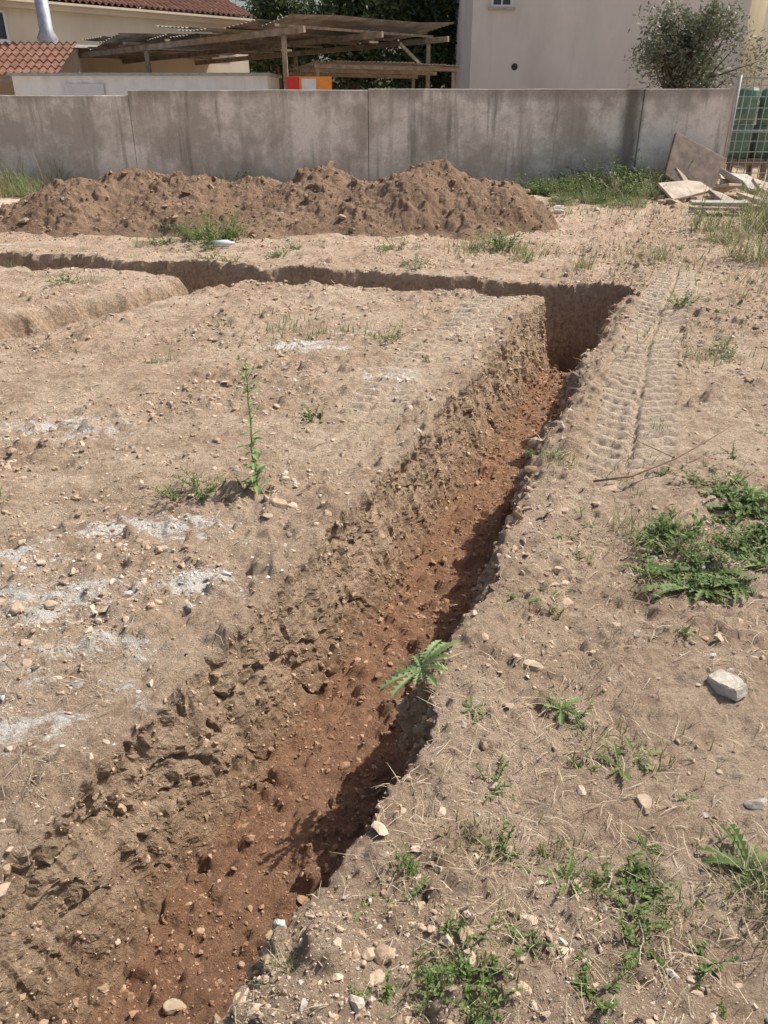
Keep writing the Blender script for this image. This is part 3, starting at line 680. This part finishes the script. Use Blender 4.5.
slab('wooden_plank',.9,.2,.05,(5.4,13.45,.17),(.1,.0,-.1),M_conc,'grey weathered plank on rubble','plank',.03,7)
slab('concrete_slab',2.6,1.5,.06,(-7.3,14.2,.03),(0,0,.1),M_sheet,'pale flat concrete slab in the soil','slab',.2,9)
for i in range(44):
    stone(random.uniform(5.0,7.4),random.uniform(13.4,16.8),random.uniform(.07,.20),random.choice('wgtt'),'broken rubble lump near the wall')
for i in range(9): stone(random.uniform(2.3,3.6),random.uniform(13.0,16.5),random.uniform(.05,.11),'w','white rubble lump near the soil heap')
# ------------------------------------------------------------ buildings
def stucco(name,c_,var=.15):
    m=N(name); c=m.mix(1.0,c_,m.ramp(m.noise(.8,6,.65,m.pos((1,1,.5))),[(.3,1-var),(.7,1.05)]),'MULTIPLY')
    c=m.mix(m.ramp(m.noise(2.5,5,.6,m.pos((1,1,.1))),[(.58,0.0),(.75,.35)]),c,tuple(q*.6 for q in c_)); m.color(c); m.bump(m.noise(50,5),.006,.5); return m.mat
M_pink=stucco('grey_beige_render',(.74,.70,.635)); M_beige=stucco('beige_render',(.76,.65,.50)); M_cream=stucco('cream_render',(.86,.79,.62))
m=N('clay_tiles'); c=m.ramp(m.noise(3,5,.7),[(.3,(.15,.07,.05)),(.55,(.24,.12,.085)),(.75,(.32,.21,.155))]); c=m.mix(.6,c,m.ramp(m.noise(18,4),[(.3,.5),(.7,1.2)]),'MULTIPLY'); m.color(c); M_tile=m.mat
M_glass=plain('window_glass',(.04,.05,.06),.1,.6,.1); M_frame=plain('white_frame',(.75,.75,.73),.5,.4,.08); M_dark=plain('dark_vent',(.05,.05,.05))
M_stonesill=plain('sill',(.45,.42,.38))
def tile_roof(w,d,rise,pitch=.2):
    nx=int(w/pitch*8)
    V=[];F=[]; ys_=[]
    for j in range(int(d/.35)+1): ys_+=[j*.35,j*.35+.345]
    ys_=[q for q in ys_ if q<=d+.01]
    for j,y in enumerate(ys_):
        for i in range(nx+1):
            x=i*w/nx; ww=.035*math.sin(2*math.pi*x/pitch); step=.03 if j%2==0 else .0
            V.append((x,y,rise*y/d+ww+step))
    n_=nx+1
    for j in range(len(ys_)-1):
        for i in range(nx): F.append((j*n_+i,j*n_+i+1,(j+1)*n_+i+1,(j+1)*n_+i))
    return mesh_arrays('roof',np.array(V),np.array(F),[M_tile],False)
def window(parent,x,z,w,h,y=-.0):
    W=add('window',None,parent=parent); W.location=(x,y,z)
    b=MB(); t=.06
    b.box(-w/2,w/2,-.03,.02,0,t); b.box(-w/2,w/2,-.03,.02,h-t,h); b.box(-w/2,-w/2+t,-.03,.02,t+.001,h-t-.001); b.box(w/2-t,w/2,-.03,.02,t+.001,h-t-.001); b.box(-.02,.02,-.028,.018,t+.001,h-t-.001)
    add('frame',b.mesh('frame',[M_frame]),parent=W)
    b=MB(); b.box(-w/2+.01,w/2-.01,-.01,.01,.01,h-.01); add('glass',b.mesh('glass',[M_glass]),parent=W)
    b=MB(); b.box(-w/2-.08,w/2+.08,-.09,-.032,-.07,-.002); add('sill',b.mesh('sill',[M_stonesill]),parent=W)
def house(label,loc,rz,w,d,h,mat,rise,wins,over=.35):
    hs=add('house',None,label,'house'); hs.location=loc; hs.rotation_euler=(0,0,rz)
    b=MB(); b.box(0,w,0,d,-.2,h)
    o0=len(b.v); b.v+=[(0.002,0.0,h),(0.002,d,h),(0.002,d/2,h+rise*.98),(w-.002,0,h),(w-.002,d,h),(w-.002,d/2,h+rise*.98)]; b.f+=[(o0,o0+1,o0+2),(o0+3,o0+5,o0+4)]; b.m+=[0,0]
    add('wall',b.mesh('wall',[mat]),parent=hs)
    b=MB(); b.box(-.1,w+.1,-over*.55,-.003,h-.16,h-.03); b.box(-.1,w+.1,-over,-.003,h-.028,h+.03); add('cornice',b.mesh('cornice',[mat]),parent=hs)
    r1=add('roof',tile_roof(w+.4,d/2+over,rise+rise*over/(d/2)),parent=hs); r1.location=(-.2,-over,h+.06)
    r2=add('roof',r1.data,parent=hs); r2.location=(w+.2,d+over,h+.06); r2.rotation_euler=(0,0,math.pi)
    for (x,z,ww,hh) in wins: window(hs,x,z,ww,hh,-.03)
    return hs
az=math.atan2(.73,.68)
hl=house('beige rendered house with red clay tile roof',(-4.6-.68*16,30.4-.73*16,0),az,16,8,4.0,M_beige,1.6,[(7.55,3.05,.7,.72),(11.5,1.0,1.1,1.2)])
hr=house('plain grey beige rendered two storey house',(2.50,26,0),0,7.8,9,6.3,M_pink,1.6,[(.8,3.97,.6,1.1),(5.3,4.4,1,1.2)])
b=MB(); b.tube([(1.28,-.02,2.52),(1.28,.01,2.52)],[.09,.09],12); add('vent',b.mesh('vent',[M_dark]),parent=hr)
hc=house('cream rendered house behind an olive tree',(12.0,29,0),-.1,8,8,5.6,M_cream,1.4,[(.95,3.75,.35,.9),(3,3.7,.9,1.1)])
p=add('porch',None,'low tiled lean-to porch on wooden posts','porch'); p.location=(-15.9,21.9,0)
r=add('roof',tile_roof(7.9,1.9,.80),parent=p); r.location=(0,0,2.22)
b=MB(); b.beam((0,.1,2.11),(7.9,.1,2.11),.12,.14); add('beam',b.mesh('beam',[M_board]),parent=p)
for x in (.3,4.0,7.7):
    b=MB(); b.beam((x,.1,0),(x,.1,2.03),.14,.14); add('post',b.mesh('post',[M_board]),parent=p)
b=MB(); b.box(0,7.8,1.9,2.1,-.1,2.9); add('wall',b.mesh('wall',[M_beige]),parent=p)
M_steel=plain('flue_steel',(.5,.52,.55),.5,.5,.3,10,.5)
fl_=add('flue_pipe',None,'silver metal flue pipe above a tile roof','chimney pipe'); fl_.location=(-8.9,24.1,0)
b=MB(); b.tube([(0,0,0),(0,0,2.95),(0,0,3.1),(0,0,3.3),(0,0,5.2)],[.2,.2,.27,.17,.17],16); add('pipe',b.mesh('pipe',[M_steel],True),parent=fl_)
b=MB(); b.tube([(0,0,5.202),(0,0,5.28),(0,0,5.4)],[.2,.24,.04],16); add('cap',b.mesh('cap',[M_steel],True),parent=fl_)
M_white=plain('white_panel',(.9,.9,.87),.5,.4,.12,3)
cb=add('storage_cabin',None,'long white panelled storage cabin with grey roof edge','cabin'); cb.location=(-8.6,20.6,0)
b=MB(); 
xs=np.linspace(0,5.9,60); b.quadstrip([[(x,(.03 if i%4<2 else 0),z) for i,x in enumerate(xs)] for z in (0,2.16)])
b.box(0,5.9,.04,2.3,0,2.16); add('body',b.mesh('body',[M_white]),parent=cb)
b=MB(); b.box(-.08,5.98,-.06,2.4,2.162,2.22); add('roof',b.mesh('roof',[plain('grey_edge',(.45,.45,.44))]),parent=cb)
b=MB(); b.box(1.2,2.1,-.03,-.004,.1,2.0); add('door',b.mesh('door',[M_frame]),parent=cb)
# carport
M_wood=plain('old_timber',(.35,.285,.22),var=.5,sc=7); M_rust=plain('corrugated_metal',(.26,.23,.20),.6,.4,.55,3)
A=Vector((-2.0,19.1,3.06)); B=Vector((1.45,23.2,3.12)); D=Vector((-9.9,25.2,2.74)); C=B+(D-A)
cp=add('carport',None,'open timber carport with ragged corrugated sheet roof','carport')
ab=(B-A); ad=(D-A); nrm=ab.cross(ad).normalized(); 
if nrm.z<0:nrm=-nrm
r=random.Random(5)
b=MB(); ns=12
for i in range(ns):
    t0=i/ns+r.uniform(-.015,.01); t1=(i+1.08+r.uniform(-.12,.18))/ns; e0=r.uniform(-.14,.05); e1=1+r.uniform(-.06,.12); rows=[]; lift=.06+r.uniform(0,.12); tw=r.uniform(-.14,.14); tl=r.uniform(-.16,.16)
    for k_ in range(17):
        t=t0+(t1-t0)*k_/16; wv=.016*math.cos(math.pi*k_)
        rows.append([A+ad*t+ab*(e0+(e1-e0)*q/4)+nrm*(max(.04,lift+tw*(q/4-.5)+tl*(k_/16-.5))+wv+.03*math.sin(q*1.7+i*2.1)) for q in range(5)])
    b.quadstrip(rows)
add('roof',b.mesh('roof',[M_rust]),parent=cp)
b=MB()
for i in range(11):
    t=(i+.5+r.uniform(-.3,.3))/11; e0=r.uniform(-.06,.03); e1=1+r.uniform(-.03,.06); b.beam(A+ad*t+ab*e0,A+ad*(t+r.uniform(-.015,.015))+ab*e1,.04+.03*r.random(),.05)
add('batten',b.mesh('batten',[M_wood]),parent=cp)
for s_ in (.03,.5,.98):
    b=MB(); q=nrm*-.10; b.beam(A+ab*s_+q-ad*.03,A+ab*s_+ad*1.02+q,.07,.12); add('beam',b.mesh('beam',[M_wood]),parent=cp)
for (s_,t) in [(.03,.03),(.98,.03),(.03,.5),(.98,.5),(.03,.97),(.98,.97)]:
    P0=A+ab*s_+ad*t; b=MB(); b.beam((P0.x,P0.y,0),(P0.x,P0.y,P0.z-.17),.10,.10); add('post',b.mesh('post',[M_wood]),parent=cp)
for (s_,t,ds) in [(.98,.03,-.22)]:
    P0=A+ab*s_+ad*t; P1=A+ab*(s_+ds)+ad*t; b=MB(); b.beam((P0.x,P0.y,P0.z-.8),(P1.x,P1.y,P1.z-.2),.05,.07); add('brace',b.mesh('brace',[M_wood]),parent=cp)
cp2=add('lean_to_shed',None,'low timber lean-to with grey sheet roof','shed')
A2=Vector((-1.6,20.6,2.36)); ab2=Vector((3.4,1.3,-.04)); ad2=Vector((-.9,2.4,-.1)); 
b=MB()
for i in range(9):
    t0=i/9; t1=(i+1.02)/9; lf=r.uniform(0,.06); rows=[[A2+ab2*(t0+(t1-t0)*k_/8)+ad2*(q+r.uniform(-.01,.01))+Vector((0,0,.05+lf+.015*math.cos(math.pi*k_))) for q in (-.08,.5,1.03)] for k_ in range(9)]
    b.quadstrip(rows)
add('roof',b.mesh('roof',[M_rust]),parent=cp2)
for q in (0,.5,1):
    b=MB(); b.beam(A2+ad2*q,A2+ad2*q+ab2,.06,.08); add('beam',b.mesh('beam',[M_wood]),parent=cp2)
for (u_,q) in [(0.02,0),(.97,0),(.02,1),(.97,1)]:
    P0=A2+ab2*u_+ad2*q; b=MB(); b.beam((P0.x,P0.y,0),(P0.x,P0.y,P0.z-.05),.08,.08); add('post',b.mesh('post',[M_wood]),parent=cp2)
sg=add('painted_board',None,'red, white and orange painted board above the wall','sign'); sg.location=(-2.05,18.7,1.48)
b=MB(); b.box(0,.95,0,.03,0,.62); add('panel',b.mesh('panel',[plain('orange_paint',(.85,.30,.05),.5,.4,.15)]),parent=sg)
b=MB(); b.box(.0,.27,-.006,-.001,.01,.61); add('red_field',b.mesh('red_field',[plain('red_paint',(.65,.04,.03),.5,.4,.15)]),parent=sg)
b=MB(); b.box(.32,.62,-.006,-.001,.36,.58); add('white_field',b.mesh('white_field',[M_frame]),parent=sg)
for x in (.1,.85):
    b=MB(); b.beam((x,.07,-1.5),(x,.07,.5),.06,.06); add('post',b.mesh('post',[M_wood]),parent=sg)
# ------------------------------------------------------------ trees
def tree(label,loc,H_,trunkr,crown,nclump,nleaf,leaf,mat,seed,clr=.45,ragged=.25):
    r=np.random.default_rng(seed); rr_=random.Random(seed)
    t=add('tree',None,label,'tree'); t.location=loc
    cz,rx,ry,rz=crown
    cl=r.normal(size=(nclump,3)); cl/=np.linalg.norm(cl,axis=1)[:,None]; cl*=(r.random((nclump,1))**.45)
    cl=cl*np.array([rx,ry,rz])*(1+ragged*r.normal(size=(nclump,1)))+np.array([0,0,cz])
    b=MB(); b.tube([(0,0,-.1),(.03,0,cz*.3),(-.05,.03,cz*.6),(.05,0,cz)],[trunkr,trunkr*.8,trunkr*.6,trunkr*.3],9)
    for i in range(0,nclump,max(1,nclump//26)):
        c_=Vector(cl[i]); s0=Vector((0,0,cz*rr_.uniform(.35,.8))); mid=s0.lerp(c_,.5)+Vector((0,0,.12*H_*rr_.uniform(-.3,.5)))
        b.tube([s0,mid,c_],[trunkr*.35,trunkr*.2,trunkr*.06],6)
    add('trunk',b.mesh('trunk',[M_bark],True),parent=t)
    ci=r.integers(0,nclump,nleaf); rad=clr*(.35+1.1*r.random(nclump))
    dirc=r.normal(size=(nclump,3)); dirc/=np.linalg.norm(dirc,axis=1)[:,None]
    off=r.normal(size=(nleaf,3))*.4*rad[ci][:,None]+dirc[ci]*(r.normal(size=(nleaf,1))*.6*rad[ci][:,None])
    Pp=cl[ci]+off
    a_=r.normal(size=(nleaf,3)); a_[:,2]=a_[:,2]*.8+.2; a_/=np.linalg.norm(a_,axis=1)[:,None]
    s_=np.cross(a_,r.normal(size=(nleaf,3))); s_/=np.linalg.norm(s_,axis=1)[:,None]
    L=leaf*r.uniform(.6,1.3,(nleaf,1)); W=L*.35
    V=np.stack([Pp,Pp+a_*L*.5+s_*W*.5,Pp+a_*L,Pp+a_*L*.5-s_*W*.5],1).reshape(-1,3)
    F=np.arange(nleaf*4).reshape(-1,4)
    add('crown',mesh_arrays('crown',V,F,[mat]),parent=t)
tree('grey green olive tree behind the wall',(6.9,20.8,0),3.6,.12,(2.8,1.15,1.1,1.15),46,11000,.11,M_olive,24,.36,.34)
tree('small olive tree behind the wall',(7.9,22.2,0),3.6,.1,(2.0,.6,.7,.5),20,3000,.11,M_olive,14,.33,.35)
tree('dark green broadleaf tree behind a carport',(-4.4,38,0),7,.25,(4.0,1.6,2.0,1.9),60,12000,.28,M_tree,5,.8,.3)
tree('dark green broadleaf tree behind a carport',(-1.2,36,0),7,.25,(4.2,2.0,2.0,2.6),80,17000,.28,M_tree,6,.8,.3)
tree('dark green broadleaf tree beside a house',(1.6,33,0),7,.25,(3.9,2.0,2.0,2.9),80,18000,.26,M_tree,8,.75,.3)
tree('green shrub tree beyond a gate',(12.2,24.5,0),3,.1,(1.7,1.3,1.2,1.2),50,8000,.15,M_tree,12,.4)
# ------------------------------------------------------------ light, sky, camera
w=bpy.data.worlds.new('World'); scene.world=w; w.use_nodes=True; nt=w.node_tree
bg=nt.nodes['Background']; sk=nt.nodes.new('ShaderNodeTexSky'); sk.sky_type='NISHITA'; sk.sun_disc=False
EL=52; AZ=math.radians(64)
sk.sun_elevation=math.radians(EL); sk.sun_rotation=AZ; sk.dust_density=4; sk.air_density=1.0; sk.ozone_density=.6
nt.links.new(sk.outputs[0],bg.inputs[0]); bg.inputs[1].default_value=.125
ce=math.cos(math.radians(EL)); sd=Vector((math.sin(AZ)*ce,math.cos(AZ)*ce,math.sin(math.radians(EL))))
l=bpy.data.lights.new('sun','SUN'); l.energy=5.0; l.angle=math.radians(.5); l.color=(1,.965,.89)
lo=bpy.data.objects.new('sun',l); col.objects.link(lo); lo.rotation_euler=sd.to_track_quat('Z','Y').to_euler(); lo.location=(5,5,20)
cam=bpy.data.cameras.new('camera'); cam.sensor_fit='VERTICAL'; cam.sensor_height=24; cam.lens=780/1024*24; cam.clip_end=1000; cam.clip_start=.05
co=bpy.data.objects.new('camera',cam); col.objects.link(co); co.location=(0,0,1.65); co.rotation_euler=(math.radians(62.2),0,0); scene.camera=co
scene.view_settings.view_transform='Standard'; scene.view_settings.look='None'; scene.view_settings.exposure=0
